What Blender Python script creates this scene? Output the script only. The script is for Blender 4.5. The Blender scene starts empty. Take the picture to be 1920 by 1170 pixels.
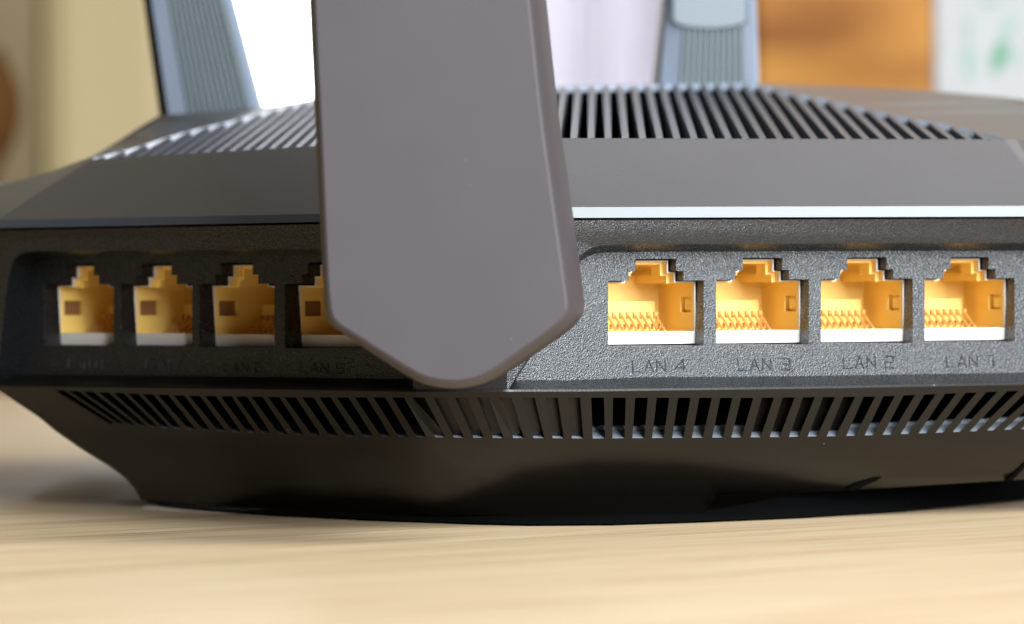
import bpy, math
from mathutils import Vector
from mathutils.geometry import tessellate_polygon

# ------------------------------------------------------------------ camera
# All lengths below are centimetres; CM turns them into Blender metres.
CM = 0.01
D, ZC = 58.8, 3.65            # camera distance from the router's rear corner, eye height over the table
F, CX, CY, HZ = 8000.0, 960.0, 585.0, 500.0
ROLL = math.radians(0.3)
sc = bpy.context.scene
cd = bpy.data.cameras.new('camera')
cam = bpy.data.objects.new('camera', cd)
sc.collection.objects.link(cam)
cam.location = (0, -D * CM, ZC * CM)
cam.rotation_euler = (math.radians(90), ROLL, 0)
cd.sensor_width = 36
cd.lens = F / 1920 * 36
cd.shift_y = (HZ - CY) / 1920
cd.clip_start, cd.clip_end = 0.02, 60
cd.dof.use_dof = True
cd.dof.focus_distance = (D + 0.6) * CM
cd.dof.aperture_fstop = 24
sc.camera = cam

# ------------------------------------------------------------------ room light
w = bpy.data.worlds.new('World'); sc.world = w; w.use_nodes = True
bg = w.node_tree.nodes['Background']
bg.inputs[0].default_value = (1.0, 0.96, 0.92, 1); bg.inputs[1].default_value = 0.022


def lamp(name, az, el, dist, sx, sy, power, col):
    """an area lamp (room windows, plus an added rear fill) aimed at the router; az to the right of the camera side"""
    a, e = math.radians(az), math.radians(el)
    p = Vector((math.sin(a) * math.cos(e), -math.cos(a) * math.cos(e), math.sin(e))) * dist * CM
    l = bpy.data.lights.new(name, 'AREA'); l.shape = 'RECTANGLE'
    l.size, l.size_y, l.energy, l.color = sx * CM, sy * CM, power, col
    o = bpy.data.objects.new(name, l); sc.collection.objects.link(o)
    o.location = p
    o.rotation_euler = (-p).to_track_quat('-Z', 'Y').to_euler()
    return o


lamp('window_light', 25, 19, 150, 72, 76, 56, (0.86, 0.93, 1.0))
lamp('side_window_light', 60, 46, 150, 80, 70, 32, (0.88, 0.95, 1.0))
lamp('rear_fill_light', 150, 40, 170, 150, 90, 8, (1.0, 0.97, 0.93))  # added fill from behind right, gives the lid its sheen

sc.view_settings.view_transform = 'Standard'
sc.view_settings.look = 'None'
sc.view_settings.exposure = 0
sc.view_settings.gamma = 1


# ------------------------------------------------------------------ helpers
def unroll(px, py):
    dx, dy = px - CX, py - CY
    c, s = math.cos(ROLL), math.sin(ROLL)
    return CX + dx * c - dy * s, CY + dx * s + dy * c


def at(px, py, Y):
    """the point seen at photograph position (px, py) that stands at depth Y"""
    u, v = unroll(px, py)
    t = (D + Y) / F
    return Vector(((u - CX) * t, Y, ZC + (HZ - v) * t))


def mesh(name, verts, faces, mat, parent=None, smooth=False):
    m = bpy.data.meshes.new(name)
    m.from_pydata([tuple(Vector(v) * CM) for v in verts], [], faces)
    m.update()
    mats = mat if isinstance(mat, (list, tuple)) else [mat]
    for q in mats: m.materials.append(q)
    if smooth:
        for p in m.polygons: p.use_smooth = True
    o = bpy.data.objects.new(name, m)
    sc.collection.objects.link(o)
    if parent: o.parent = parent
    return o


class MB:
    def __init__(s): s.v, s.f, s.mi = [], [], []
    def add(s, vs, fs, mi=0):
        n = len(s.v); s.v += [Vector(x) for x in vs]
        s.f += [tuple(n + i for i in f) for f in fs]; s.mi += [mi] * len(fs)
    def quad(s, a, b, c, d, mi=0): s.add([a, b, c, d], [(0, 1, 2, 3)], mi)
    def poly(s, pts, mi=0): s.add(pts, [tuple(range(len(pts)))], mi)
    def loft(s, r0, r1, closed=False, mi=0):
        n = len(r0)
        s.add(list(r0) + list(r1), [(i, (i + 1) % n, n + (i + 1) % n, n + i) for i in range(n if closed else n - 1)], mi)
    def box(s, lo, hi, mi=0):
        x0, y0, z0 = lo; x1, y1, z1 = hi
        s.hexa([(x0, y0, z0), (x1, y0, z0), (x1, y1, z0), (x0, y1, z0)], [(x0, y0, z1), (x1, y0, z1), (x1, y1, z1), (x0, y1, z1)], mi)
    def hexa(s, a, b, mi=0):
        s.add(list(a) + list(b), [(3, 2, 1, 0), (4, 5, 6, 7), (0, 1, 5, 4), (1, 2, 6, 5), (2, 3, 7, 6), (3, 0, 4, 7)], mi)
    def build(s, name, mat, parent=None, smooth=False, bevel=0, weld=False, auto=None):
        o = mesh(name, s.v, s.f, mat, parent, smooth)
        for p, k in zip(o.data.polygons, s.mi): p.material_index = k
        if weld or bevel or auto:
            import bmesh
            b = bmesh.new(); b.from_mesh(o.data)
            bmesh.ops.remove_doubles(b, verts=b.verts, dist=0.001 * CM)
            bmesh.ops.recalc_face_normals(b, faces=b.faces)
            b.to_mesh(o.data); b.free()
        if bevel:
            q = o.modifiers.new('bevel', 'BEVEL'); q.width = bevel * CM; q.segments = 2
            q.limit_method = 'ANGLE'; q.angle_limit = math.radians(30); q.harden_normals = False
        if auto:
            for p in o.data.polygons: p.use_smooth = True
            o.data.set_sharp_from_angle(angle=math.radians(auto))
        return o


def empty(name, loc=(0, 0, 0)):
    o = bpy.data.objects.new(name, None); sc.collection.objects.link(o)
    o.location = Vector(loc) * CM; o.empty_display_size = 0.02
    return o


def tag(o, label, cat, group=None):
    o['label'] = label; o['category'] = cat
    if group: o['group'] = group
    return o


def interp(tab, x):
    ks = sorted(tab)
    if x <= ks[0]:
        a, b = ks[0], ks[1]
    elif x >= ks[-1]:
        a, b = ks[-2], ks[-1]
    else:
        for a, b in zip(ks, ks[1:]):
            if a <= x <= b: break
    t = (x - a) / (b - a)
    return tab[a] * (1 - t) + tab[b] * t


# ------------------------------------------------------------------ materials
def newmat(name):
    m = bpy.data.materials.new(name); m.use_nodes = True
    n = m.node_tree.nodes; l = m.node_tree.links
    return m, n, l, n['Principled BSDF']


def plastic(name, col, rough=0.4, grain=0.0, scale=2500, spec=0.5, metal=0.0, mottled=0.12, coat=0.0, dust=False):
    m, n, l, p = newmat(name)
    p.inputs['Roughness'].default_value = rough
    p.inputs['Specular IOR Level'].default_value = spec
    p.inputs['Metallic'].default_value = metal
    if coat: p.inputs['Coat Weight'].default_value = coat; p.inputs['Coat Roughness'].default_value = 0.12
    tc = n.new('ShaderNodeTexCoord')
    nz = n.new('ShaderNodeTexNoise'); nz.inputs['Scale'].default_value = 90; nz.inputs['Detail'].default_value = 5
    l.new(tc.outputs['Object'], nz.inputs['Vector'])
    r = n.new('ShaderNodeMix'); r.data_type = 'RGBA'
    r.inputs['A'].default_value = tuple(c * (1 - mottled) for c in col) + (1,)
    r.inputs['B'].default_value = tuple(min(1, c * (1 + mottled)) for c in col) + (1,)
    l.new(nz.outputs['Fac'], r.inputs['Factor']); l.new(r.outputs['Result'], p.inputs['Base Color'])
    if dust:
        v = n.new('ShaderNodeTexVoronoi'); v.inputs['Scale'].default_value = 170
        l.new(tc.outputs['Object'], v.inputs['Vector'])
        c1 = n.new('ShaderNodeMath'); c1.operation = 'LESS_THAN'; c1.inputs[1].default_value = .024
        l.new(v.outputs['Distance'], c1.inputs[0])
        m3 = n.new('ShaderNodeMix'); m3.data_type = 'RGBA'; m3.inputs['B'].default_value = (.13, .125, .12, 1)
        l.new(c1.outputs[0], m3.inputs['Factor']); l.new(r.outputs['Result'], m3.inputs['A']); l.new(m3.outputs['Result'], p.inputs['Base Color'])
    if grain:
        g = n.new('ShaderNodeTexNoise'); g.inputs['Scale'].default_value = scale; g.inputs['Detail'].default_value = 2
        l.new(tc.outputs['Object'], g.inputs['Vector'])
        b = n.new('ShaderNodeBump'); b.inputs['Strength'].default_value = grain
        b.inputs['Distance'].default_value = 0.0002
        l.new(g.outputs['Fac'], b.inputs['Height']); l.new(b.outputs['Normal'], p.inputs['Normal'])
    return m


M_lid = plastic('matte_charcoal_plastic', (0.036, 0.034, 0.039), 0.40, 0.10, 3000, spec=.8, dust=True)
M_trim = plastic('satin_edge_plastic', (0.05, 0.055, 0.06), 0.30, 0.0, spec=.7)
M_panel = plastic('grained_grey_plastic', (0.008, 0.009, 0.010), 0.40, 0.33, 5200, spec=0.58)
M_shell = plastic('dark_brownish_plastic', (0.0065, 0.0052, 0.0038), 0.30, 0.10, 3000, spec=0.33, dust=True)
M_dark = plastic('black_interior_plastic', (0.002, 0.002, 0.002), 0.8, 0, spec=0.05)
M_ledge = plastic('vent_sill_painted_light', (0.26, 0.28, 0.31), 0.3, 0.1, 3000, spec=1.0)  # pale colour stands in for light caught on the sill
M_ant = plastic('antenna_plastic', (0.047, 0.0395, 0.044), 0.45, 0.05, 6000, dust=True)
M_slat = plastic('grille_plastic_light_tint', (0.052, 0.055, 0.066), 0.5, 0.0, spec=0.5)  # bluish tint puts cool light into the slat colour
M_tip = plastic('painted_grille_glint', (0.32, 0.36, 0.44), 0.28, 0.0, spec=1.0, coat=.6)  # pale blue base stands in for window glints on the slot ends
for mm in (M_panel,):
    nt = mm.node_tree; n = nt.nodes; l = nt.links; p = n['Principled BSDF']
    tc = [q for q in n if q.type == 'TEX_COORD'][0]; bmp = [q for q in n if q.type == 'BUMP'][0]; gz = bmp.inputs['Height'].links[0].from_node
    vo = n.new('ShaderNodeTexVoronoi'); vo.inputs['Scale'].default_value = 5200
    l.new(tc.outputs['Object'], vo.inputs['Vector'])
    ad = n.new('ShaderNodeMath'); ad.operation = 'ADD'
    l.new(vo.outputs['Distance'], ad.inputs[0]); l.new(gz.outputs['Fac'], ad.inputs[1]); l.new(ad.outputs[0], bmp.inputs['Height'])
    sp = n.new('ShaderNodeSeparateColor'); l.new(vo.outputs['Color'], sp.inputs[0])
    mr = n.new('ShaderNodeMapRange'); mr.inputs['To Min'].default_value = 0.18; mr.inputs['To Max'].default_value = 0.38
    l.new(sp.outputs[0], mr.inputs['Value']); l.new(mr.outputs[0], p.inputs['Roughness'])
M_text = plastic('moulded_lettering', (0.008, 0.009, 0.010), 0.5, 0.1, 4000, spec=0.4)
M_yel = plastic('yellow_port_plastic', (0.93, 0.64, 0.17), 0.42, 0.0, mottled=0.05)
M_lip = plastic('pale_port_lip', (0.72, 0.66, 0.60), 0.35, 0.0, mottled=0.04)
M_brown = plastic('brown_shield_metal', (0.28, 0.13, 0.05), 0.5, 0.0)
M_gold = plastic('gold_contact', (0.80, 0.52, 0.20), 0.35, 0.0, metal=0.6)
M_pin = plastic('contact_tip', (0.55, 0.27, 0.06), 0.4, 0.0, metal=0.4)
M_rub = plastic('black_rubber', (0.01, 0.01, 0.01), 0.8, 0.0)
M_rib = plastic('ribbed_antenna_plastic', (0.09, 0.11, 0.11), 0.4, 0.0)
M_ribtop = plastic('antenna_painted_sheen', (0.19, 0.22, 0.27), 0.3, 0.0)  # light blue base stands in for the window reflected in the bevels
M_refl = plastic('antenna_reflection_tint', (0.15, 0.175, 0.19), 0.4, 0.0)  # lighter tone paints a reflection onto the right rear antenna

# wood
M_wood, n, l, p = newmat('pale_oak')
tc = n.new('ShaderNodeTexCoord'); mp = n.new('ShaderNodeMapping')
mp0 = n.new('ShaderNodeMapping'); mp0.inputs['Rotation'].default_value = (0, 0, math.radians(-38))
l.new(tc.outputs['Object'], mp0.inputs['Vector'])
mp.inputs['Scale'].default_value = (4.0, 60, 10)
l.new(mp0.outputs['Vector'], mp.inputs['Vector'])
n1 = n.new('ShaderNodeTexNoise'); n1.inputs['Scale'].default_value = 1.6; n1.inputs['Detail'].default_value = 8; n1.inputs['Roughness'].default_value = 0.65
n1.inputs['Distortion'].default_value = 1.2
l.new(mp.outputs['Vector'], n1.inputs['Vector'])
mp2 = n.new('ShaderNodeMapping'); mp2.inputs['Scale'].default_value = (9, 300, 60)
l.new(mp0.outputs['Vector'], mp2.inputs['Vector'])
n2 = n.new('ShaderNodeTexNoise'); n2.inputs['Scale'].default_value = 2.0; n2.inputs['Detail'].default_value = 4
l.new(mp2.outputs['Vector'], n2.inputs['Vector'])
cr = n.new('ShaderNodeValToRGB')
e = cr.color_ramp.elements
e[0].position = 0.30; e[0].color = (0.42, 0.275, 0.145, 1)
e[1].position = 0.72; e[1].color = (0.58, 0.45, 0.29, 1)
q = e.new(0.46); q.color = (0.53, 0.39, 0.235, 1)
l.new(n1.outputs['Fac'], cr.inputs['Fac'])
cr2 = n.new('ShaderNodeValToRGB')
cr2.color_ramp.elements[0].position = 0.28; cr2.color_ramp.elements[0].color = (0.64, 0.51, 0.38, 1)
cr2.color_ramp.elements[1].position = 0.52; cr2.color_ramp.elements[1].color = (1, 1, 1, 1)
l.new(n2.outputs['Fac'], cr2.inputs['Fac'])
mx = n.new('ShaderNodeMix'); mx.data_type = 'RGBA'; mx.blend_type = 'MULTIPLY'; mx.inputs['Factor'].default_value = 0.8
l.new(cr.outputs['Color'], mx.inputs['A']); l.new(cr2.outputs['Color'], mx.inputs['B'])
l.new(mx.outputs['Result'], p.inputs['Base Color'])
p.inputs['Roughness'].default_value = 0.5; p.inputs['Specular IOR Level'].default_value = 0.35
bp = n.new('ShaderNodeBump'); bp.inputs['Strength'].default_value = 0.15; bp.inputs['Distance'].default_value = 0.0003
l.new(n2.outputs['Fac'], bp.inputs['Height']); l.new(bp.outputs['Normal'], p.inputs['Normal'])

# ------------------------------------------------------------------ table
tb = MB(); tb.box((-90, -85, -3), (90, 75, 0))
table = tb.build('wooden_table', M_wood, None, bevel=0.2)
tag(table, 'pale oak table top with fine streaky grain under the black router', 'table')

# ------------------------------------------------------------------ router: plan of the rear side
TL, TR = math.radians(43), math.radians(20)
V0p, V1p = 780, 950


def plan(px, off=0.0, soft=0.0):
    """(X, Y) on the rear outline, moved inward by off, on the line of sight through column px (eye level)"""
    s = (px - CX) / F
    x0 = (V0p - CX) / F * D; x1 = (V1p - CX) / F * D
    # three lines:  n . p = c + off  with inward normals n
    lines = [((math.sin(TL), math.cos(TL)), (x0, 0)), ((0.0, 1.0), (x0, 0)), ((-math.sin(TR), math.cos(TR)), (x1, 0))]
    ys = []
    for (nx, ny), (ax, ay) in lines:
        # p = (s*(D+Y), Y)
        c = nx * ax + ny * ay + off
        ys.append((c - nx * s * D) / (nx * s + ny))
    m = max(ys)
    return m + soft * math.log(sum(math.exp((y - m) / soft) for y in ys)) if soft else m


def bank(px, py, off, which):
    """point at column px on one bank's own straight plane (0 left, 2 right)"""
    u, v = unroll(px, py)
    s = (u - CX) / F
    if which == 0:
        nx, ny = math.sin(TL), math.cos(TL); ax = (V0p - CX) / F * D
    else:
        nx, ny = -math.sin(TR), math.cos(TR); ax = (V1p - CX) / F * D
    Y = (nx * ax + off - nx * s * D) / (nx * s + ny)
    return at(px, py, Y)


def V(px, py, off, soft=0.0):
    u, v = unroll(px, py)
    return at(px, py, plan(u, off, soft))


E1 = {0: 412.5, 600: 401, 1040: 388.5, 1920: 386}
E2 = {0: 427.5, 600: 416, 1040: 408.5, 1920: 406}
F1 = {0: 432, 600: 420.5, 1040: 412.5, 1920: 410}
R1 = {0: 720, 560: 727, 780: 731, 1100: 730, 1500: 725, 1920: 717.5}
T1 = {100: 731, 150: 734, 350: 742, 560: 745, 1400: 746, 1640: 743.5, 1900: 733}
T2 = {150: 790, 250: 798, 380: 807, 600: 817, 900: 821, 1120: 822, 1440: 819.6, 1600: 817, 1750: 811.5, 1900: 805}
LP, RP = -15, 2100
cols = sorted(set([LP, RP, V0p, V1p] + list(range(0, RP, 20)) + list(range(1204, 1400, 6))))
BACK = 21.0

router = empty('router', (0, 8, 0))
tag(router, 'black router with eight yellow network ports and upright antennas on the oak table', 'router')
RO = Vector((0, 8, 0))
_mesh = mesh
def mesh(name, verts, faces, mat, parent=None, smooth=False):
    # parts of the router are written in room coordinates; shift them into the router's own
    o = _mesh(name, verts, faces, mat, parent, smooth)
    if parent is router: o.location = -RO * CM
    return o


def row(tab, off, left=LP, right=RP):
    pts = []
    for c in [left] + [c for c in cols if left < c < right] + [right]:
        pts.append(V(c, interp(tab, c), off))
    return pts


def closed_row(tab, off, sx=1.0, back=BACK):
    """row with the hidden sides of the body added: left back ... front ... right back"""
    r = row(tab, off)
    a, b = r[0], r[-1]
    return [Vector((a.x + 0.2, back, a.z)), Vector((a.x, a.y + 1.5, a.z))] + r + [Vector((b.x, b.y + 1.5, b.z)), Vector((b.x - 1.2, back, b.z))]


# --- lower shell: ledge lip, brown band above the slots
s = MB()
rR = closed_row(R1, -0.04)
rRb = closed_row({k: v + 4 for k, v in R1.items()}, -0.045)
rT1 = closed_row(T1, 0.0)
s.loft(rR, rRb); s.loft(rRb, rT1)
s.build('shell_rim', M_shell, router, auto=25)

# bowl below the slots; at the left end each ring is drawn in as the underside curves away
bowl = [(0, .30, 90), (22, .42, 118), (52, .66, 165), (82, .94, 218), (104, 1.18, 250), (122, 1.38, 265), (145, 1.58, 279)]
B = {}
ring = []
def bowl_row(dy, off, inset):
    r = []
    for c in cols:
        c2 = LP + inset + (c - LP) * (RP - LP - inset) / (RP - LP)
        base = interp(T2, c2)
        # the lower the ring, the flatter its curve on the picture: measured edge 967 in the middle
        py = base + dy * (1.0 - 0.00000009 * (c2 - 1050) ** 2 * (dy / 145))
        c2 = LP + inset + (c - LP) * (RP - LP - inset) / (RP - LP)
        r.append(V(c2, py, off, .32 * dy / 145))
    a, b = r[0], r[-1]
    return [Vector((a.x + 2.0, BACK, a.z)), Vector((a.x + 0.0, a.y + 1.2, a.z))] + r + [Vector((b.x, b.y + 1.2, b.z)), Vector((b.x - 1, BACK, b.z))]

rings = [bowl_row(*t) for t in bowl]
# the stepped-up cut at the right of the bottom edge
cut = {1312: 967, 1345: 927, 1600: 918, 1920: 899, 2100: 888}
def trim(ringpts):
    out = []
    for v in ringpts:
        t = (v.y + D)
        u = CX + v.x / t * F; w_ = HZ - (v.z - ZC) / t * F
        px = u; py = w_ - (u - CX) * math.sin(ROLL)
        if px > 1312 and v.y < 15:
            lim = interp(cut, px)
            if py > lim:
                z = ZC + (HZ - (lim + (px - CX) * math.sin(ROLL))) * t / F
                v = Vector((v.x, v.y, z))
        out.append(v)
    return out
s = MB()
for a, b in zip(rings, rings[1:]):
    s.loft(trim(a), trim(b))
s.build('lower_shell', M_shell, router, auto=40)
# dark underside plate, set back under the shell
CON = [(268, 937), (300, 946), (360, 953), (500, 964), (700, 974), (900, 981), (1000, 983), (1150, 982), (1310, 977), (1500, 969), (1700, 957), (1920, 936), (2050, 922)]
base = []
for px, py in CON:
    u, v = unroll(px, py); z = 0.03
    Y = F * (ZC - z) / (v - HZ) - D
    base.append(Vector(((u - CX) / F * (D + Y), Y, z)))
base = [Vector((base[0].x + .3, BACK - 1, .03))] + base + [Vector((base[-1].x, BACK - 1, .03))]
basetop = [Vector((v.x, v.y + .5, .11 if v.x < 2.9 and v.y < 12 else .34)) for v in base]
s = MB(); s.loft(basetop, base, closed=True); s.poly(base); s.poly(basetop); s.build('underside_plate', M_dark, router, auto=30)
for (x, y) in ((-3.2, 7.5), (5.5, 8.5), (-4, 18), (6, 18)):
    f = MB(); r0 = [Vector((x + .6 * math.cos(a * math.tau / 16), y + .6 * math.sin(a * math.tau / 16), 0)) for a in range(16)]
    r1 = [v + Vector((0, 0, .14)) for v in r0]
    f.loft(r0, r1, closed=True); f.poly(r0); f.poly(r1); f.build('rubber_foot', M_rub, router)
# slits in the lower shell
def on_bowl(px, py):
    best = None
    for (a, b), (ra, rb) in zip(zip(bowl, bowl[1:]), zip(rings, rings[1:])):
        ya = interp(T2, px) + a[0]; yb = interp(T2, px) + b[0]
        if ya <= py <= yb:
            t = (py - ya) / (yb - ya)
            return V(px, py, a[1] * (1 - t) + b[1] * t - 0.012)
    return V(px, py, 1.2)
for pts in ([(1583, 919), (1604, 908), (1636, 898), (1652, 896), (1640, 903), (1618, 912), (1606, 918.5)],
            [(1884, 902), (1900, 890), (1921, 868), (1925, 872), (1906, 893), (1898, 901)]):
    f = MB(); top = [on_bowl(*q) for q in pts]; f.poly(top)
    f.loft(top, [v + Vector((0, .1, 0)) for v in top], closed=True)
    f.build('vent_notch', M_dark, router)

# --- rear vent slats between the rim and the bowl
ST = {0: 1108, -1: 1064, -2: 1022, -3: 979, -4: 936, -5: 894, -6: 853, -7: 812, -8: 773, -9: 735, -10: 700, -11: 665, -12: 631, -13: 598,
      -14: 566, -15: 533, -16: 502, -17: 471, -18: 442, -19: 413, -20: 384, -21: 354, -22: 325, -23: 295, -24: 267, -25: 239, -26: 212,
      -27: 184, -28: 155, -29: 128, -30: 101, 1: 1149, 2: 1190.5, 3: 1231, 4: 1271, 5: 1311, 6: 1350, 7: 1389, 8: 1428, 9: 1467, 10: 1505,
      11: 1543, 12: 1581, 13: 1619, 14: 1656, 15: 1694, 16: 1733, 17: 1772, 18: 1810, 19: 1849, 20: 1888, 21: 1927, 22: 1966, 23: 2005}
SB = {-30: 205, -28: 244, -26: 284, -24: 327, -22: 381, -20: 437, -18: 492, -15: 585, -12: 682, -10: 747, -9: 781, -7: 851, -5: 924, -3: 1000, -1: 1072,
      0: 1111, 1: 1148, 2: 1185.5, 3: 1222.5, 4: 1260, 5: 1297, 6: 1335, 7: 1371, 8: 1407, 9: 1443, 10: 1479, 11: 1514, 12: 1550, 13: 1586.5, 14: 1621,
      15: 1655, 16: 1688.5, 17: 1722, 18: 1754, 19: 1786, 20: 1818, 21: 1850, 22: 1882, 23: 1914}
def slot(k):
    """left and right edge of slot k at the top and at the bottom of the vent row"""
    xt, xb = ST[k], interp(SB, k)
    if k >= 0: wt, wb = 24 - 0.15 * k, 23 - 0.5 * k
    else: wt, wb = 23.5 + 0.15 * k, 21.5 + 0.33 * k
    return xt, xt + wt, xb, xb + wb
K = list(range(-30, 24))
shallow = set(list(range(-8, 0)) + [8, 9, 10, 11, 12])
TH = 0.30
s = MB()
n_ = 6; xt, _, xb, _ = slot(-30)
s.loft([V(LP + (xt - LP) * i / n_, interp(T1, LP + (xt - LP) * i / n_), 0) for i in range(n_ + 1)],
       [V(75 + (xb - 75) * i / n_, interp(T2, 75 + (xb - 75) * i / n_), .30) for i in range(n_ + 1)])
a_ = V(LP, interp(T1, LP), 0); b_ = V(75, interp(T2, 75), .30)
s.quad(a_, b_, Vector((b_.x + 1.5, BACK, b_.z)), Vector((a_.x + .2, BACK, a_.z)))
s.build('shell_end', M_shell, router); s = MB()
_, xr, _, xrb = slot(23)
s.loft([V(xr + (RP - xr) * i / n_, interp(T1, xr + (RP - xr) * i / n_), 0) for i in range(n_ + 1)],
       [V(xrb + (RP - xrb) * i / n_, interp(T2, xrb + (RP - xrb) * i / n_), .30) for i in range(n_ + 1)])
a_ = V(RP, interp(T1, RP), 0); b_ = V(RP, interp(T2, RP), .30)
s.quad(a_, b_, Vector((b_.x - 1.4, BACK, b_.z)), Vector((a_.x - 1.2, BACK, a_.z)))
s.build('shell_end', M_shell, router)
for a, b in zip(K, K[1:]):
    _, xt0, _, xb0 = slot(a); xt1, _, xb1, _ = slot(b)
    f = MB()
    def q(x, tab, off, dy=0): return V(x, interp(tab, x) + dy, off)
    fr = [q(xt0, T1, 0), q(xt1, T1, 0), q(xb1, T2, .30), q(xb0, T2, .30)]
    bk = [q(xt0 + 1, T1, TH), q(xt1 - 1, T1, TH), q(xb1 - 1, T2, .30 + TH), q(xb0 + 1, T2, .30 + TH)]
    f.hexa(bk, fr)
    f.build('vent_slat', M_shell, router)
for k in sorted(shallow):
    a, b, c, d = slot(k)
    f = MB(); dp = .13 if k < 0 else .22
    f.quad(V(a - 2, interp(T1, a) - 2, dp), V(b + 2, interp(T1, b) - 2, dp), V(d + 2, interp(T2, d) - (4 if k < 0 else 12), .28 + dp), V(c - 2, interp(T2, c) - (4 if k < 0 else 12), .28 + dp))
    f.build('vent_blank', M_shell, router)
# sill seen through the slots, its lit look in the colour, and the dark inside
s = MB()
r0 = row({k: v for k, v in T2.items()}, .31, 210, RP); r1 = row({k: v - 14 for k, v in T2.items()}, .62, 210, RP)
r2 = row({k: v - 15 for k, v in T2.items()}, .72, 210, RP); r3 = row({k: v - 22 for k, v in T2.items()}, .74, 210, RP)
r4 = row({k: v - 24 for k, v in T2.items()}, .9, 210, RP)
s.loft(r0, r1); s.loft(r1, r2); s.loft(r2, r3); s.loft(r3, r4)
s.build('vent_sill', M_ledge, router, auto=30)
s = MB()
s.loft(row({k: v - 12 for k, v in T1.items()}, 1.3, 110, RP), row({k: v + 10 for k, v in T2.items()}, 1.3, 110, RP))
s.loft(row(T1, 0.02, 40, RP), row({k: v - 1 for k, v in T1.items()}, 1.3, 40, RP))
s.quad(V(50, 729, .06), V(125, 732, .5), V(300, 810, 1.3), V(110, 785, .4))
s.build('vent_backing', M_dark, router)

# --- rear frame, bays and port panels
RF = [(953, 730.5), (1000, 650), (1066, 510), (1076, 492), (1087, 479), (1099, 470), (1111, 464), (1124, 460.5), (1150, 459), (1180, 458.5), (1500, 457), (1920, 455.5), (RP, 455)]
RB_ = [(966, 713), (1008, 650), (1070, 520), (1079, 500), (1089, 489), (1103, 481), (1115, 476), (1130, 473.7), (1155, 473), (1185, 472.5), (1500, 471), (1920, 470), (RP, 470)]
LF = [(-8, 720), (-4, 700), (10, 560), (20, 500), (25, 488), (33, 479), (46, 473.5), (70, 470.5), (300, 469.5), (600, 467.5), (690, 467), (715, 470), (732, 480), (744, 500), (764, 640), (776, 731)]
LB_ = [(26, 702), (29, 694), (44, 560), (53, 506), (59, 494), (69, 486), (84, 481), (110, 479.3), (320, 479), (600, 478), (690, 477), (713, 480), (728, 489), (738, 508), (756, 640), (764, 711)]
RPB = {966: 713, 1070: 713, 1200: 707.5, 1500: 705, 1920: 698.5, RP: 695}
LPB = {26: 702, 70: 702, 560: 708, 764: 711}
DEP = .55
def poff(y): return .44 + (706 - y) * .00062


def foff(y): return .02 + .13 * max(0, min(1, (y - 412) / 46)) * (1 if y < 475 else max(0, 1 - (y - 475) / 120))
def tess(outline, holes, fn):
    loops = [[Vector((x, y, 0)) for x, y in outline]] + [[Vector((x, y, 0)) for x, y in h] for h in holes]
    tris = tessellate_polygon(loops)
    flat = [p for lp in loops for p in lp]
    return [fn(p.x, p.y) for p in flat], [tuple(t) for t in tris]


s = MB()
top = [(x, interp(F1, x)) for x in (RP, 1920, 1500, 1300, 1100, V1p)]
vs, fs = tess(RF + top + [(V1p, 730.6)], [], lambda x, y: bank(x, y, foff(y), 2)); s.add(vs, fs)
top = [(x, interp(F1, x)) for x in (V0p, 600, 300, 0, LP)]
vs, fs = tess(LF + [(V0p, 731)] + top + [(LP, 720)], [], lambda x, y: bank(x, y, .02, 0)); s.add(vs, fs)
hm = MB(); hm.quad(V(V0p, interp(F1, V0p), .02), V(V1p, interp(F1, V1p), .02), V(V1p, 731, .0), V(V0p, 731, .0)); hm.build('hinge_mount', M_shell, router)
# bay walls
s.loft([bank(x, y, foff(y), 2) for x, y in RF], [bank(x, y, poff(y), 2) for x, y in RB_])
s.loft([bank(x, y, .02, 0) for x, y in LF], [bank(x, y, poff(y), 0) for x, y in LB_])
# sides of the body
a = bank(LP, 719, .02, 0); b = bank(LP, interp(F1, LP), .02, 0)
s.quad(a, b, Vector((b.x + .2, BACK, b.z)), Vector((a.x + .2, BACK, a.z)))
a = bank(RP, 716, .02, 2); b = bank(RP, interp(F1, RP), .02, 2)
s.quad(a, b, Vector((b.x - 1.2, BACK, b.z)), Vector((a.x - 1.2, BACK, a.z)))
s.build('rear_frame', M_panel, router, auto=30)
# sloping floor ledge in front of each panel
s = MB()
xs = [966, 1000, 1070, 1200, 1350, 1500, 1700, 1920, RP]
s.loft([bank(x, interp(RPB, x), poff(interp(RPB, x)), 2) for x in xs], [bank(x, interp(R1, x), -.03, 2) for x in [953] + xs[1:]])
s.build('bay_floor', M_panel, router); s = MB()
xs = [26, 70, 200, 400, 560, 764]
s.loft([bank(x, interp(LPB, x), poff(interp(LPB, x)), 0) for x in xs], [bank(x, interp(R1, x), -.03, 0) for x in [-8] + xs[1:-1] + [776]])
s.build('bay_floor', M_shell, router)

ports = {  # hole left/right, bottom, top
    8: (83, 212.5, 648, 495), 7: (225, 360, 648.7, 494), 6: (373, 514, 651.3, 492.5), 5: (534, 682, 653, 491.5),
    4: (1140, 1319, 648.4, 485.7), 3: (1342.5, 1516, 646.2, 483.6), 2: (1539, 1711, 643.8, 482.6), 1: (1733.5, 1902, 640.8, 482.3)}
STEP = [(0, 0), (1, 0), (1, .75), (.786, .75), (.786, .86), (.712, .86), (.712, 1), (.288, 1), (.288, .86), (.214, .86), (.214, .75), (0, .75)]


def hole_px(k):
    x0, x1, yb, yt = ports[k]
    sl = -0.006 if k < 5 else 0.0
    return [(x0 + a * (x1 - x0), yb + (yt - yb) * b + sl * (a - .5) * (x1 - x0)) for a, b in STEP]


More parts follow.
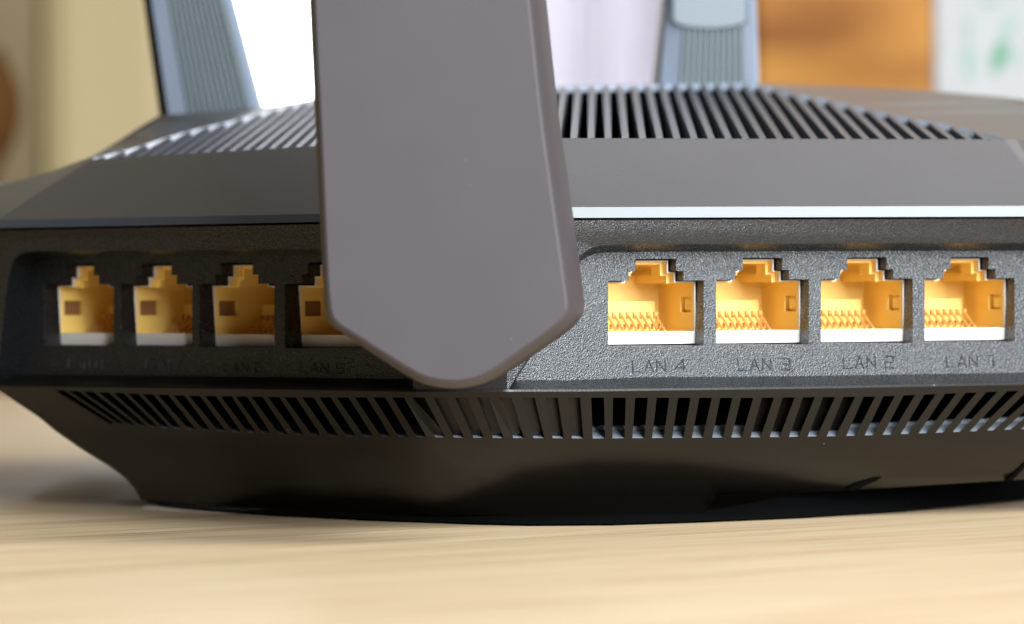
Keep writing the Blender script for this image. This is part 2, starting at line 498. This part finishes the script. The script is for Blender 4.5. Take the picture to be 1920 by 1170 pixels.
for which, ks, outline, bot in ((2, (4, 3, 2, 1), RB_, RPB), (0, (8, 7, 6, 5), LB_, LPB)):
    xs = sorted(bot)
    out = outline + [(x, bot[x]) for x in reversed(xs[1:-1])] if which == 2 else outline + [(x, bot[x]) for x in reversed(xs[1:-1])]
    if which == 2: out = outline + [(RP, bot[RP])] + [(x, bot[x]) for x in reversed(xs[1:-1])]
    s = MB()
    vs, fs = tess(out, [hole_px(k) for k in ks], lambda x, y: bank(x, y, poff(y), which)); s.add(vs, fs)
    for k in ks:
        h = hole_px(k)
        front = [bank(x, y, poff(y), which) for x, y in h]; back = [poff(ports[k][3]) - poff(y) + .24 for x, y in h]
        nrm = Vector((math.sin(TL), math.cos(TL), 0)) if which == 0 else Vector((-math.sin(TR), math.cos(TR), 0))
        s.loft(front, [v + nrm * d_ for v, d_ in zip(front, back)], closed=True)
    s.build('port_panel', M_panel, router, bevel=.018)


def port(k):
    which = 0 if k > 4 else 2
    nrm = Vector((math.sin(TL), math.cos(TL), 0)) if which == 0 else Vector((-math.sin(TR), math.cos(TR), 0))
    x0, x1, yb, yt = ports[k]
    dp_ = poff(yt)
    O = bank(x0, yb, dp_, which) + nrm * .24
    U = bank(x1, yb, dp_, which) + nrm * .24 - O; W = U.length; U.z = 0; U.normalize()
    H = (bank((x0 + x1) / 2, yt, dp_, which) - bank((x0 + x1) / 2, yb, dp_, which)).z
    Z = Vector((0, 0, 1))
    P = lambda a, b, d: O + U * (a * W) + Z * (b * H) + nrm * d
    lo = .155
    ins = [(.03, lo), (.97, lo), (.97, .722), (.757, .722), (.757, .832), (.683, .832), (.683, .965), (.317, .965), (.317, .832), (.243, .832), (.243, .722), (.03, .722)]
    gap = [(.016, .012), (.984, .012), (.984, .732), (.77, .732), (.77, .842), (.696, .842), (.696, .976), (.304, .976), (.304, .842), (.23, .842), (.23, .732), (.016, .732)]
    body = MB()
    ol = [(a, b) for a, b in STEP]
    ol = [(-.04, -.03), (1.04, -.03), (1.04, .78), (.82, .78), (.82, .9), (.75, .9), (.75, 1.04), (.25, 1.04), (.25, .9), (.18, .9), (.18, .78), (-.04, .78)]
    # pale front lip
    body.loft([P(a, b, 0.0) for a, b in ol], [P(a, b, 0.0) for a, b in gap], closed=True, mi=1)
    body.loft([P(a, b, 0.0) for a, b in gap], [P(a, b, 0.0) for a, b in ins], closed=True, mi=0)
    lipb = [P(a, b, 0.05) for a, b in ins]
    body.loft([P(a, b, 0.0) for a, b in ins], lipb, closed=True, mi=0)
    # outer can
    body.loft([P(a, b, 0.0) for a, b in ol], [P(a, b, 1.6) for a, b in ol], closed=True, mi=1)
    body.poly([P(a, b, 1.6) for a, b in ol], mi=1)
    # keyway narrows in steps further in
    k1 = [(a if 0.02 < a < .98 or b < .7 else a, b) for a, b in ins]
    k2 = [(.03, lo), (.97, lo), (.97, .71), (.72, .71), (.72, .80), (.655, .80), (.655, .93), (.345, .93), (.345, .80), (.28, .80), (.28, .71), (.03, .71)]
    d0, d1, d2 = .05, .16, 1.35
    # walls: side walls have a latch window
    n = len(ins)
    for i in range(n):
        j = (i + 1) % n
        (a0, b0), (a1, b1) = ins[i], ins[j]
        if i in (1, 11):  # right wall / left wall full height
            aw = a0 if i == 1 else a1
            sgn = 1 if i == 1 else -1
            ds = [d0, .12, .52, d2]; bs = [lo, .37, .55, .722]
            for r in range(3):
                for c in range(3):
                    if r == 1 and c == 1: continue
                    body.quad(P(aw, bs[r], ds[c]), P(aw, bs[r], ds[c + 1]), P(aw, bs[r + 1], ds[c + 1]), P(aw, bs[r + 1], ds[c]), mi=2)
            ao = aw + sgn * .055
            q4 = [(bs[1], ds[1]), (bs[1], ds[2]), (bs[2], ds[2]), (bs[2], ds[1])]
            body.loft([P(aw, b, d) for b, d in q4], [P(ao, b, d) for b, d in q4], closed=True, mi=2)
            body.poly([P(ao, b, d) for b, d in q4], mi=3 if i == 11 else 2)
            # small spring tab in the right hand window
            if i == 1:
                t4 = [(.40, .12), (.40, .36), (.52, .36), (.52, .12)]
                body.loft([P(aw + .04, b, d) for b, d in t4], [P(aw + .004, b, d) for b, d in t4], closed=True, mi=2)
                body.poly([P(aw + .004, b, d) for b, d in t4], mi=2)
        else:
            body.quad(P(a0, b0, d0), P(a1, b1, d0), P(a1, b1, d1), P(a0, b0, d1), mi=2)
            (c0, e0), (c1, e1) = k2[i], k2[j]
            body.quad(P(c0, e0, d1), P(c1, e1, d1), P(c1, e1, d2), P(c0, e0, d2), mi=2)
            if i != 0: body.quad(P(a0, b0, d1), P(a1, b1, d1), P(c1, e1, d1), P(c0, e0, d1), mi=2)
    body.poly([P(a, b, d2) for a, b in k2], mi=2)
    # lower block at the back, and a second, smaller key step
    def bx(a0, a1, b0, b1, da, db, mi=2):
        body.hexa([P(a0, b0, da), P(a1, b0, da), P(a1, b0, db), P(a0, b0, db)], [P(a0, b1, da), P(a1, b1, da), P(a1, b1, db), P(a0, b1, db)], mi)
    bx(.031, .83, lo + .001, .50, 1.0, 1.349)
    bx(.30, .345, .79, .90, .5, 1.3); bx(.655, .70, .79, .90, .5, 1.3)
    o = body.build('network_port', [M_lip, M_dark, M_yel, M_brown], router)
    # comb that holds the contacts, and eight spring contacts
    for i in range(8):
        a = .235 + i * .0729
        g = MB(); hw = .009
        path = [(lo + .012, .30), (.35, .66)]
        for (b0, da), (b1, db) in zip(path, path[1:]):
            t = .022
            g.hexa([P(a - hw, b0, da), P(a + hw, b0, da), P(a + hw, b0 - t, da + .0), P(a - hw, b0 - t, da)],
                   [P(a - hw, b1, db), P(a + hw, b1, db), P(a + hw, b1 - t, db), P(a - hw, b1 - t, db)])
        g.hexa([P(a - .016, .30, .64), P(a + .016, .30, .64), P(a + .016, .30, .70), P(a - .016, .30, .70)], [P(a - .016, .375, .64), P(a + .016, .375, .64), P(a + .016, .375, .70), P(a - .016, .375, .70)], 1)
        g.hexa([P(a - .012, lo + .02, .50), P(a + .012, lo + .02, .50), P(a + .012, lo + .02, .54), P(a - .012, lo + .02, .54)], [P(a - .012, lo + .085, .50), P(a + .012, lo + .085, .50), P(a + .012, lo + .085, .54), P(a - .012, lo + .085, .54)], 1)
        c = g.build('contact_pin', [M_gold, M_pin], None)
        c.parent = o
    return o


for k in (8, 7, 6, 5, 4, 3, 2, 1): port(k)

# --- moulded lettering under the ports: wide square strokes
GL = {'L': [[(0, 1), (0, 0), (1, 0)]], 'A': [[(0, 0), (.5, 1), (1, 0)], [(.28, .34), (.72, .34)]], 'N': [[(0, 0), (0, 1), (1, 0), (1, 1)]],
      '1': [[(.35, 1), (.8, 1), (.8, 0)]], '2': [[(0, 1), (1, 1), (1, .5), (0, .5), (0, 0), (1, 0)]],
      '3': [[(0, 1), (1, 1), (1, 0), (0, 0)], [(.2, .5), (1, .5)]], '4': [[(.9, 0), (.9, 1), (0, .3), (1.05, .3)]],
      '5': [[(1, 1), (0, 1), (0, .5), (1, .5), (1, 0), (0, 0)]], '6': [[(1, 1), (0, 1), (0, 0), (1, 0), (1, .5), (0, .5)]],
      '7': [[(0, 1), (1, 1), (.5, 0)]], '8': [[(0, 0), (0, 1), (1, 1), (1, 0), (0, 0)], [(0, .5), (1, .5)]]}


def lettering(text, which, px, py0, width, height):
    """raised strokes on the panel; px,py0 lower left corner, sizes in picture columns at that place"""
    s = MB()
    o = bank(px, py0, poff(py0), which); u = bank(px + 100, py0, poff(py0), which) - o; u.z = 0
    L = u.length / 100; u.normalize()
    Z = Vector((0, 0, 1)); sc_ = (D + o.y) / F
    nrm = Vector((math.sin(TL), math.cos(TL), 0)) if which == 0 else Vector((-math.sin(TR), math.cos(TR), 0))
    slots = len(text) - .45
    cw = width * L / slots; gw = cw * .70; hh = height * sc_
    x = 0
    for ch in text:
        if ch == ' ': x += cw * .55; continue
        for st in GL[ch]:
            pts = [Vector((x + a * gw, b * hh)) for a, b in st]
            hw = .011
            for p0, p1 in zip(pts, pts[1:]):
                d = (p1 - p0).normalized(); nn = Vector((-d.y, d.x)) * hw; p0 = p0 - d * hw * .8; p1 = p1 + d * hw * .8
                c4 = [p0 + nn, p1 + nn, p1 - nn, p0 - nn]
                c4i = [p0 + nn * .4, p1 + nn * .4, p1 - nn * .4, p0 - nn * .4]
                tl = .00062 / sc_
                f0 = [o + u * c.x + Z * c.y + nrm * (.004 + c.y * tl) for c in c4]; f1 = [o + u * c.x + Z * c.y + nrm * (c.y * tl - .010) for c in c4i]
                s.hexa(f0, f1)
        x += cw
    s.build('port_lettering', M_text, router)


for k, px, py, wd in ((4, 1186, 697, 104), (3, 1384, 694.5, 104), (2, 1582, 690.5, 100), (1, 1775, 688, 97)):
    lettering('LAN %d' % k, 2, px, py, wd, 21)
for k, px, py, wd in ((8, 128, 690, 66), (7, 272, 692, 72), (6, 418, 695.5, 78), (5, 563, 697.5, 86)):
    lettering('LAN %d' % k, 0, px, py, wd, 17)

# ------------------------------------------------------------------ lid
s = MB()
e2 = closed_row(E2, -0.08); e1 = closed_row(E1, 0.0)
s.loft(e1, e2)
inn = closed_row({k: v + 1 for k, v in E2.items()}, 0.4)
s.loft(e2, inn)
s.build('edge_trim', M_trim, router, auto=20)
s = MB()
s.loft(closed_row({k: v + 1 for k, v in E2.items()}, .36), closed_row({k: v + 4 for k, v in F1.items()}, .36)); s.loft(closed_row(F1, .02), closed_row(F1, .4))
s.build('seam_filler', M_dark, router)
s = MB(); s.box((-6.4, BACK - .3, .4), (8.0, BACK - .1, 5.2)); s.build('back_wall', M_dark, router)

G = {174: 299, 589: 274, 820: 264, 1050: 259, 1890: 261.5}
GO = 1.9
def GP(px, off=GO, dy=0): return V(px, interp(G, px) + dy, off)
gcols = [174] + [c for c in range(200, 1890, 20)] + [1890]
gline = [GP(c) for c in gcols]
# front slope: from the trim up to the grille line, same number of points
eline = []
for i, c in enumerate(gcols):
    t = (c - 174) / (1890 - 174)
    # corner columns run outwards
    ec = -6 + (1985 + 6) * t if True else c
    tt = max(0, min(1, t))
    eline.append(V(ec, interp(E1, ec), 0.0))
s = MB()
mid = [a.lerp(b, .5) + Vector((0, 0, .012)) for a, b in zip(eline, gline)]
s.loft(eline, mid); s.loft(mid, gline)
YB = 13.0
# plateau borders beside the grille (left strip, right facet) and side slopes
UBL = [(174, 297), (232, 283), (262, 275), (300, 262), (345, 249), (392, 237), (430, 229), (480, 214), (520, 203), (560, 193), (600, 184)]
UBR = [(1882, 260.5), (1855, 252), (1810, 242), (1767, 232), (1726, 225), (1687, 217.5), (1649, 209), (1612, 201), (1579, 194), (1545, 186), (1512, 180), (1480, 173), (1455, 166), (1430, 161.5), (1390, 158)]
def upper_y(px):
    """upper boundary of the grille opening on the picture, and its depth"""
    pl = UBL + [(820, 172), (1040, 163), (1200, 160)] + list(reversed(UBR))
    for (a, b), (c, d) in zip(pl, pl[1:]):
        if a <= px <= c: return b + (d - b) * (px - a) / (c - a + 1e-6)
    return 262
def slat_slope(b): return .0019 * (b - 1120)
def depth_on(px, py):
    """depth on the gently rising grille plane at this picture position"""
    g = interp(G, px); u = upper_y(px)
    y0 = plan(px, GO)
    # depth grows with height above the grille line (grazing view: not linear)
    t = (g - py) / 100.0
    return y0 + (YB - 2.0) * max(0, t) ** 1.0 * (1.0 if px > 800 else .95)
def ub_point(lst, i, y0, y1):
    return at(lst[i][0], lst[i][1], depth_on(*lst[i]))
yl = plan(174, GO); yr = plan(1890, GO)
ubl = [ub_point(UBL, i, yl, YB) for i in range(len(UBL))]
ubr = [ub_point(UBR, i, yr, YB) for i in range(len(UBR))]
# left strip outer edge = silhouette
SL = [(170, 294), (185, 286), (200, 277), (225, 262), (250, 246), (275, 230), (300, 216), (360, 211), (430, 207), (520, 196), (600, 182)]
sl = [at(x, y, ubl[i].y + .3 + .1 * i) for i, (x, y) in enumerate(SL)]
s.loft(ubl, sl)
SR = [(1905, 262), (1935, 252), (1960, 240), (1985, 230), (2010, 220), (2030, 214), (2020, 205), (1990, 197), (1950, 190), (1890, 183), (1810, 176), (1740, 170), (1640, 165), (1540, 161), (1430, 157.5)]
sr = [at(x, y, ubr[i].y + .2 + .15 * i) for i, (x, y) in enumerate(SR)]
s.loft(ubr, sr)
# flat ridge behind the grille and back slope
bk = [at(600, 183, ubl[-1].y), at(820, 171, depth_on(820, 172)), at(1040, 162, depth_on(1040, 163)), at(1200, 159, depth_on(1200, 160)), at(1390, 157, ubr[-1].y)]
bk2 = [v + Vector((0, 1.5, -.1)) for v in bk]
s.loft(bk, bk2)
bk3 = [Vector((v.x, BACK, 5.0)) for v in bk2]; s.loft(bk2, bk3)
# left and right side slopes down to the body edge
el = closed_row(E1, 0.0)
lc = [at(-6, interp(E1, -6), plan(-6, 0)), at(-90, 372, 9), at(-160, 350, 13), at(-200, 335, 18)]
lt = [at(174, 299, yl), at(100, 320, yl + 2.5), at(0, 351, yl + 5), at(-120, 333, yl + 9)]
s.loft(lc, lt)
lt2 = [sl[0], sl[1] + Vector((-.2, .6, -.1)), sl[3] + Vector((-.6, 1.2, -.4)), sl[6] + Vector((-1.2, 1.6, -1.2))]
s.loft(lt, lt2)
s.loft(lt2, [sl[0], sl[1], sl[3], sl[6]])
rc = [eline[-1], at(2050, 385.5, plan(2050, 0)), at(2098, 385.4, plan(2098, 0))]
rt = [at(1905, 262, yr + .2), at(1970, 262, plan(1970, GO)), at(2030, 262, plan(2030, GO))]
s.loft(rc, rt); s.poly([gline[-1], rt[0], eline[-1]])
s.loft([rt[-1], sr[4], sr[6], sr[8], Vector((sr[8].x, BACK, sr[8].z - .3))], [rc[-1], el[-2], el[-2].lerp(el[-1], .3), el[-2].lerp(el[-1], .6), el[-1]])
s.poly([rt[0], rt[1], sr[2], sr[1], sr[0]]); s.poly([rt[1], rt[2], sr[4], sr[3], sr[2]])
s.build('upper_lid', M_lid, router, auto=12)

# grille slats and end ramps
bs = []
b = 183.0
while b < 1880:
    bs.append(b)
    b += 25.0 if b < 600 else (29 if b < 1040 else 32.3)
for b0 in bs:
    wdt = 10.5 if b0 < 600 else 13.0
    pl, pr = [], []
    y = interp(G, b0)
    steps = 9
    # find the crossing with the upper boundary
    sl_ = slat_slope(b0)
    hi = y - 4
    yy = y
    while yy > 150:
        x = b0 - sl_ * (y - yy)
        if x <= 176 or x >= 1884 or yy < upper_y(x) + 1: break
        yy -= 1
    h = y - yy
    if h < 3: continue
    for i in range(steps + 1):
        hh = h * i / steps
        x = b0 - sl_ * hh
        ww = wdt * (1 - .10 * i / steps)
        Y = depth_on(x, y - hh)
        pl.append(at(x - ww / 2, y - hh, Y)); pr.append(at(x + ww / 2, y - hh, Y))
    f = MB()
    dn = Vector((0, .05, -.42))
    f.loft(pl, pr)
    f.loft([v + dn for v in pl], pl); f.loft(pr, [v + dn for v in pr])
    f.quad(pl[0], pr[0], pr[0] + dn, pl[0] + dn)
    f.build('grille_slat', M_slat, router)
# end ramps: a chamfer round the far side, its glints painted in
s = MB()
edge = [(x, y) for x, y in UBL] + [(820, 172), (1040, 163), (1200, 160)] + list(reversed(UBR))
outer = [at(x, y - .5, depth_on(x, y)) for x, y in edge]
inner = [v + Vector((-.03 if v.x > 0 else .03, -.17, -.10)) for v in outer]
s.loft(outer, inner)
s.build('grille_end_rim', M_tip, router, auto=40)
s = MB()
fl = [GP(c, GO + .02) + Vector((0, 0, -.05)) for c in gcols]
fl2 = [GP(c, GO + .02) + Vector((0, 0, -.6)) for c in gcols]
s.loft(fl, fl2)
bkr = [Vector((v.x * .8, YB + 1, 5.2)) for v in fl2]; s.loft(fl2, bkr)
s.loft([v + Vector((0, .02, -.01)) for v in outer], [v + Vector((0, .02, -1.2)) for v in outer])
s.build('grille_tray', M_dark, router)

# ------------------------------------------------------------------ front antenna
def smooth_poly(pts, it=2):
    for _ in range(it):
        o = []
        n = len(pts)
        for i in range(n):
            a, b = pts[i], pts[(i + 1) % n]
            o.append((a[0] * .8 + b[0] * .2, a[1] * .8 + b[1] * .2)); o.append((a[0] * .2 + b[0] * .8, a[1] * .2 + b[1] * .8))
        pts = o
    return pts
face = [(560, -560), (588, 0), (603, 300), (612, 520), (618, 586), (628, 604), (648, 618), (752, 684), (795, 708), (830, 715), (858, 716), (890, 711), (925, 695), (1040, 612), (1056, 597), (1064, 582), (1063, 560), (1042, 410), (1015, 219), (993, 0), (930, -560)]
rim = [(553, -568), (580, 0), (594, 300), (605, 525), (609, 590), (620, 610), (642, 625), (748, 696), (792, 720), (828, 727), (858, 728.5), (894, 723), (931, 706), (1046, 628), (1066, 610), (1079, 590), (1079, 566), (1058, 408), (1030, 216), (1007, 0), (945, -568)]
def ant_ring(pts, Yb, shift=0, sy=0):
    return [at(x + shift, y + sy, Yb - 0.0006 * (600 - y)) for x, y in smooth_poly(pts)]
f0 = ant_ring(face, -3.3); f1 = ant_ring(rim, -3.12)
f2 = ant_ring(rim, -2.2, 17, -4); f3 = ant_ring([(x, y) for x, y in face], -2.05, 17, -4)
s = MB()
s.poly(f0); s.loft(f0, f1, closed=True); s.loft(f1, f2, closed=True); s.loft(f2, f3, closed=True); s.poly(f3)
fa = s.build('antenna', M_ant, router, bevel=.03, auto=None)
for p_ in fa.data.polygons: p_.use_smooth = True
fa.data.set_sharp_from_angle(angle=math.radians(40))
fa['label'] = 'broad flat antenna paddle with a pointed lower end in front of the ports'
s = MB()
c0 = [at(860 + 62 * math.cos(a * math.tau / 24), 600 + 62 * math.sin(a * math.tau / 24), -2.1) for a in range(24)]
c1 = [at(860 + 62 * math.cos(a * math.tau / 24), 600 + 62 * math.sin(a * math.tau / 24), 0.1) for a in range(24)]
s.loft(c0, c1, closed=True)
hg = s.build('antenna_hinge', M_ant, None, auto=30); hg.parent = fa

# ------------------------------------------------------------------ rear antennas (out of focus, far side of the router)
def far_antenna(lft, rgt, y0, Y, nr, dark_left, label):
    """lft/rgt: picture columns of the paddle's edges at the top of the picture and at height y0"""
    (lt_, lb), (rt_, rb) = lft, rgt
    def L(y, t): # t 0..1 across
        a = lt_ + (lb - lt_) * y / y0; b = rt_ + (rb - rt_) * y / y0
        return a + (b - a) * t
    s = MB(); ys = [-420, -200, 0, y0 * .5, y0, y0 + 60]
    prof = [(0, .9), (.03, .25), (.07, .05), (.24, -.05)] + [(.26, 0), (.90, 0)] + [(.92, -.03), (.985, .1), (1, .9)]
    rows = [[at(L(y, t), y, Y + dp) for t, dp in prof] for y in ys]
    for a, b in zip(rows, rows[1:]): s.loft(a, b)
    s.poly(rows[0]); s.loft([r[0] for r in rows], [r[-1] for r in rows])
    o = s.build('antenna', M_ribtop, router)
    o['label'] = label
    if dark_left:
        e_ = MB(); g = [[at(L(y, t), y, Y + dp) for t, dp in ((-.02, 1.0), (-.012, .1), (.045, .0), (.06, .3))] for y in ys]
        for a, b in zip(g, g[1:]): e_.loft(a, b)
        e_.loft([r[0] for r in g], [r[-1] for r in g]); q_ = e_.build('edge_band', M_shell, None); q_.parent = o
    for i in range(nr):
        t0 = .27 + .63 * i / nr; t1 = t0 + .63 / nr * .55
        r = MB()
        for ya, yb in zip(ys, ys[1:]):
            r.hexa([at(L(ya, t0), ya, Y - .09), at(L(ya, t1), ya, Y - .09), at(L(ya, t1), ya, Y + .02), at(L(ya, t0), ya, Y + .02)],
                   [at(L(yb, t0), yb, Y - .09), at(L(yb, t1), yb, Y - .09), at(L(yb, t1), yb, Y + .02), at(L(yb, t0), yb, Y + .02)])
        q_ = r.build('rib', M_rib, None); q_.parent = o
    return o
A1 = far_antenna((272, 302), (440, 497), 215, 14.5, 11, True, 'blurred ribbed antenna left of the front paddle')
A2 = far_antenna((1238, 1222), (1418, 1424), 165, 15.5, 11, False, 'blurred ribbed antenna right of the front paddle')
# painted reflection on the right hand antenna, lighter raised patch with round lower end
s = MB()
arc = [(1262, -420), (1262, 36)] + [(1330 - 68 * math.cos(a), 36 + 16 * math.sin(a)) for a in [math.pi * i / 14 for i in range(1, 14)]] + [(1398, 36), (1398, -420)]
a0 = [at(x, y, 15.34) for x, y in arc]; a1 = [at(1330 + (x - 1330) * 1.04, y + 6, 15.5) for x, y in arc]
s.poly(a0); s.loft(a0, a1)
q_ = s.build('antenna_reflection', M_refl, None); q_.parent = A2

# ------------------------------------------------------------------ background, out of focus
def col_noise(name, c1, c2, scale, rough=.6, rot=0, stretch=(1, 1, 1)):
    m, n, l, p = newmat(name)
    tc = n.new('ShaderNodeTexCoord'); mp = n.new('ShaderNodeMapping')
    mp.inputs['Rotation'].default_value = (0, rot, 0); mp.inputs['Scale'].default_value = stretch
    nz = n.new('ShaderNodeTexNoise'); nz.inputs['Scale'].default_value = scale; nz.inputs['Detail'].default_value = 4
    cr = n.new('ShaderNodeValToRGB'); cr.color_ramp.elements[0].position = .35; cr.color_ramp.elements[1].position = .65
    cr.color_ramp.elements[0].color = c1 + (1,); cr.color_ramp.elements[1].color = c2 + (1,)
    l.new(tc.outputs['Object'], mp.inputs['Vector']); l.new(mp.outputs['Vector'], nz.inputs['Vector'])
    l.new(nz.outputs['Fac'], cr.inputs['Fac']); l.new(cr.outputs['Color'], p.inputs['Base Color'])
    p.inputs['Roughness'].default_value = rough
    return m
def emit(name, col, st):
    m, n, l, p = newmat(name)
    p.inputs['Base Color'].default_value = (0.8, 0.8, 0.8, 1)
    p.inputs['Emission Color'].default_value = col + (1,); p.inputs['Emission Strength'].default_value = st
    return m
M_wall = col_noise('cream_wall_paint', (0.40, 0.305, 0.15), (0.44, 0.34, 0.17), 3)
M_frame = plastic('white_window_paint', (0.75, 0.72, 0.68), .5)
M_sky = emit('daylight_behind_glass', (0.93, 0.95, 1.0), 5.2)
M_curt = col_noise('sheer_curtain', (0.80, 0.80, 0.82), (0.88, 0.88, 0.90), 5)
M_cab = col_noise('orange_wood', (0.30, 0.10, 0.010), (0.74, 0.34, 0.06), 5.5, .7, math.radians(20), (2, 1, 7))
nt = M_curt.node_tree; pr = nt.nodes['Principled BSDF']; tr = nt.nodes.new('ShaderNodeBsdfTranslucent'); ms = nt.nodes.new('ShaderNodeMixShader')
tr.inputs['Color'].default_value = (0.965, 0.955, 0.985, 1); ms.inputs[0].default_value = .92
nt.links.new(pr.outputs[0], ms.inputs[1]); nt.links.new(tr.outputs[0], ms.inputs[2]); nt.links.new(ms.outputs[0], nt.nodes['Material Output'].inputs[0])
M_box = plastic('white_card', (0.36, 0.36, 0.36), .7, spec=.2)
M_green = plastic('green_print', (0.10, 0.24, 0.15), .6)
M_green2 = plastic('pale_green_print', (0.25, 0.32, 0.30), .6)
M_jar = col_noise('dark_brown_glaze', (0.040, 0.016, 0.003), (0.07, 0.03, 0.007), 12, .9)
M_jar.node_tree.nodes['Principled BSDF'].inputs['Specular IOR Level'].default_value = .1
M_floor = col_noise('floor_boards', (0.25, 0.17, 0.1), (0.32, 0.22, 0.14), 6)

YW = 150.0
def slab(name, x0, x1, ytop, ybot, Y, th, mat, parent=None, bevel=.1):
    a = at(x0, ytop, Y); b = at(x1, ybot, Y)
    s = MB(); s.box((a.x, Y, b.z), (b.x, Y + th, a.z))
    return s.build(name, mat, parent, bevel=bevel)
s = MB(); s.box((-260, YW + 4, -75), (at(370, 0, YW + 4).x, YW + 14, 160)); s.box((at(1260, 0, YW + 4).x, YW + 4, -75), (260, YW + 14, 160))
s.box((at(370, 0, YW + 4).x, YW + 4, -75), (at(1260, 0, YW + 4).x, YW + 14, -12)); s.box((at(370, 0, YW + 4).x, YW + 4, 90), (at(1260, 0, YW + 4).x, YW + 14, 160))
wl = s.build('wall', M_wall); wl['kind'] = 'structure'
s = MB(); s.box((-260, -160, -78), (260, YW + 14, -75)); fl_ = s.build('floor', M_floor); fl_['kind'] = 'structure'
win = empty('window', (at(845, 0, YW).x, YW + 4, -12))
tag(win, 'bright overexposed window behind the router between the two rear antennas', 'window')
def in_win(o): o.parent = win; o.location = -win.location; return o
x0, x1 = at(370, 0, YW + 4).x, at(1260, 0, YW + 4).x
s = MB(); s.box((x0, YW + 9, -12), (x1, YW + 9.5, 90)); in_win(s.build('pane', M_sky))
for nm, bx in (('frame', ((x0, YW + 3, -12), (x1, YW + 8, -9))), ('frame', ((x0, YW + 3, 87), (x1, YW + 8, 90))), ('frame', ((x0, YW + 3, -9), (x0 + 2, YW + 8, 87))), ('frame', ((x1 - 2, YW + 3, -9), (x1, YW + 8, 87)))):
    s = MB(); s.box(*bx); in_win(s.build(nm, M_frame, bevel=.3))
# curtain folds beside the window
s = MB(); xa, xb = at(985, 0, YW - 6).x, at(1300, 0, YW - 6).x
N = 60; r0 = []; r1 = []
for i in range(N + 1):
    x = xa + (xb - xa) * i / N; y = YW - 6 + .8 * math.sin(i * 1.3)
    r0.append(Vector((x, y, -60))); r1.append(Vector((x, y, 110)))
s.loft(r0, r1); cu = s.build('curtain', M_curt, auto=60); tag(cu, 'pale curtain hanging at the right side of the bright window', 'curtain')
so = cu.modifiers.new('cloth', 'SOLIDIFY'); so.thickness = .003

# orange cabinet
cab = empty('wooden_cabinet', (at(1580, 0, 62).x, 80, -75))
tag(cab, 'orange brown wooden cabinet behind the right rear antenna', 'cabinet')
def in_cab(o): o.parent = cab; o.location = -cab.location; return o
xa, xb = at(1405, 0, 80).x, at(1850, 0, 80).x
s = MB(); s.box((xa, 80.6, -75), (xb, 110, 45)); in_cab(s.build('body', M_cab, bevel=.2))
s = MB(); s.box((xa + .1, 79.2, -70), (xb - .1, 80.4, 44)); in_cab(s.build('door', M_cab, bevel=.2))

# white card box with green leaf print
xa = at(1748, 0, 48).x
ang = math.atan2(xa + .3, D + 48)
def on_card(u, d, z): return Vector((xa + u * math.cos(ang) + d * math.sin(ang), 48 - u * math.sin(ang) + d * math.cos(ang), z))
s = MB(); s.hexa([on_card(0, 0, 0), on_card(11, 0, 0), on_card(11, 6, 0), on_card(0, 6, 0)], [on_card(0, 0, 16), on_card(11, 0, 16), on_card(11, 6, 16), on_card(0, 6, 16)])
box = s.build('printed_box', M_box, bevel=.15)
tag(box, 'white box with a blurred green leaf print at the far right', 'box')
def leaf(px, py, rx, ry, rot, mat):
    s = MB(); pts = []
    for i in range(20):
        a = math.tau * i / 20; x = rx * math.cos(a); y = ry * math.sin(a) * (1 - .3 * math.cos(a))
        X = px + x * math.cos(rot) - y * math.sin(rot); Yy = py + x * math.sin(rot) + y * math.cos(rot)
        q_ = at(X, Yy, 48); u_ = (q_.x - xa) / math.cos(ang); pts.append(on_card(u_, -.02, q_.z))
    s.poly(pts); s.loft(pts, [v + Vector((0, .019, 0)) for v in pts], closed=True)
    o = s.build('leaf_print', mat, None); o.parent = box
for a in ((1872, 108, 34, 14, 1.9, M_green), (1888, 52, 22, 13, 2.2, M_green2), (1898, 112, 20, 8, -.6, M_green2), (1818, 120, 34, 14, 1.5, M_green2), (1860, 6, 18, 8, .1, M_green2), (1815, 62, 5, 30, 0, M_green2) ):
    leaf(*a)

# cream partition and the brown jar at the far left
s = MB(); a = at(62, 0, 100); b = at(330, 0, 100)
s.box((a.x, 100, -75), (b.x, 104, 60)); pt = s.build('partition', M_wall, bevel=1.2)
tag(pt, 'plain cream upright panel behind the left rear antenna', 'panel')
s = MB()
prof = [(0, 0), (1.0, 0), (1.05, .25), (.45, .6), (.25, 2.0), (.25, 6.6), (.5, 7.0), (.85, 7.7), (1.0, 8.5), (.9, 9.2), (.65, 9.8), (.45, 10.1), (.5, 10.3)]
c = at(-22, 0, 70); ring_ = []
for r, z in prof: ring_.append([Vector((c.x + r * math.cos(t * math.tau / 24), 70 + r * math.sin(t * math.tau / 24), z)) for t in range(24)])
for a, b in zip(ring_, ring_[1:]): s.loft(a, b, closed=True)
jar = s.build('brown_vase', M_jar, auto=50); tag(jar, 'dark brown rounded vase on a thin stem, out of focus at the far left edge', 'vase')
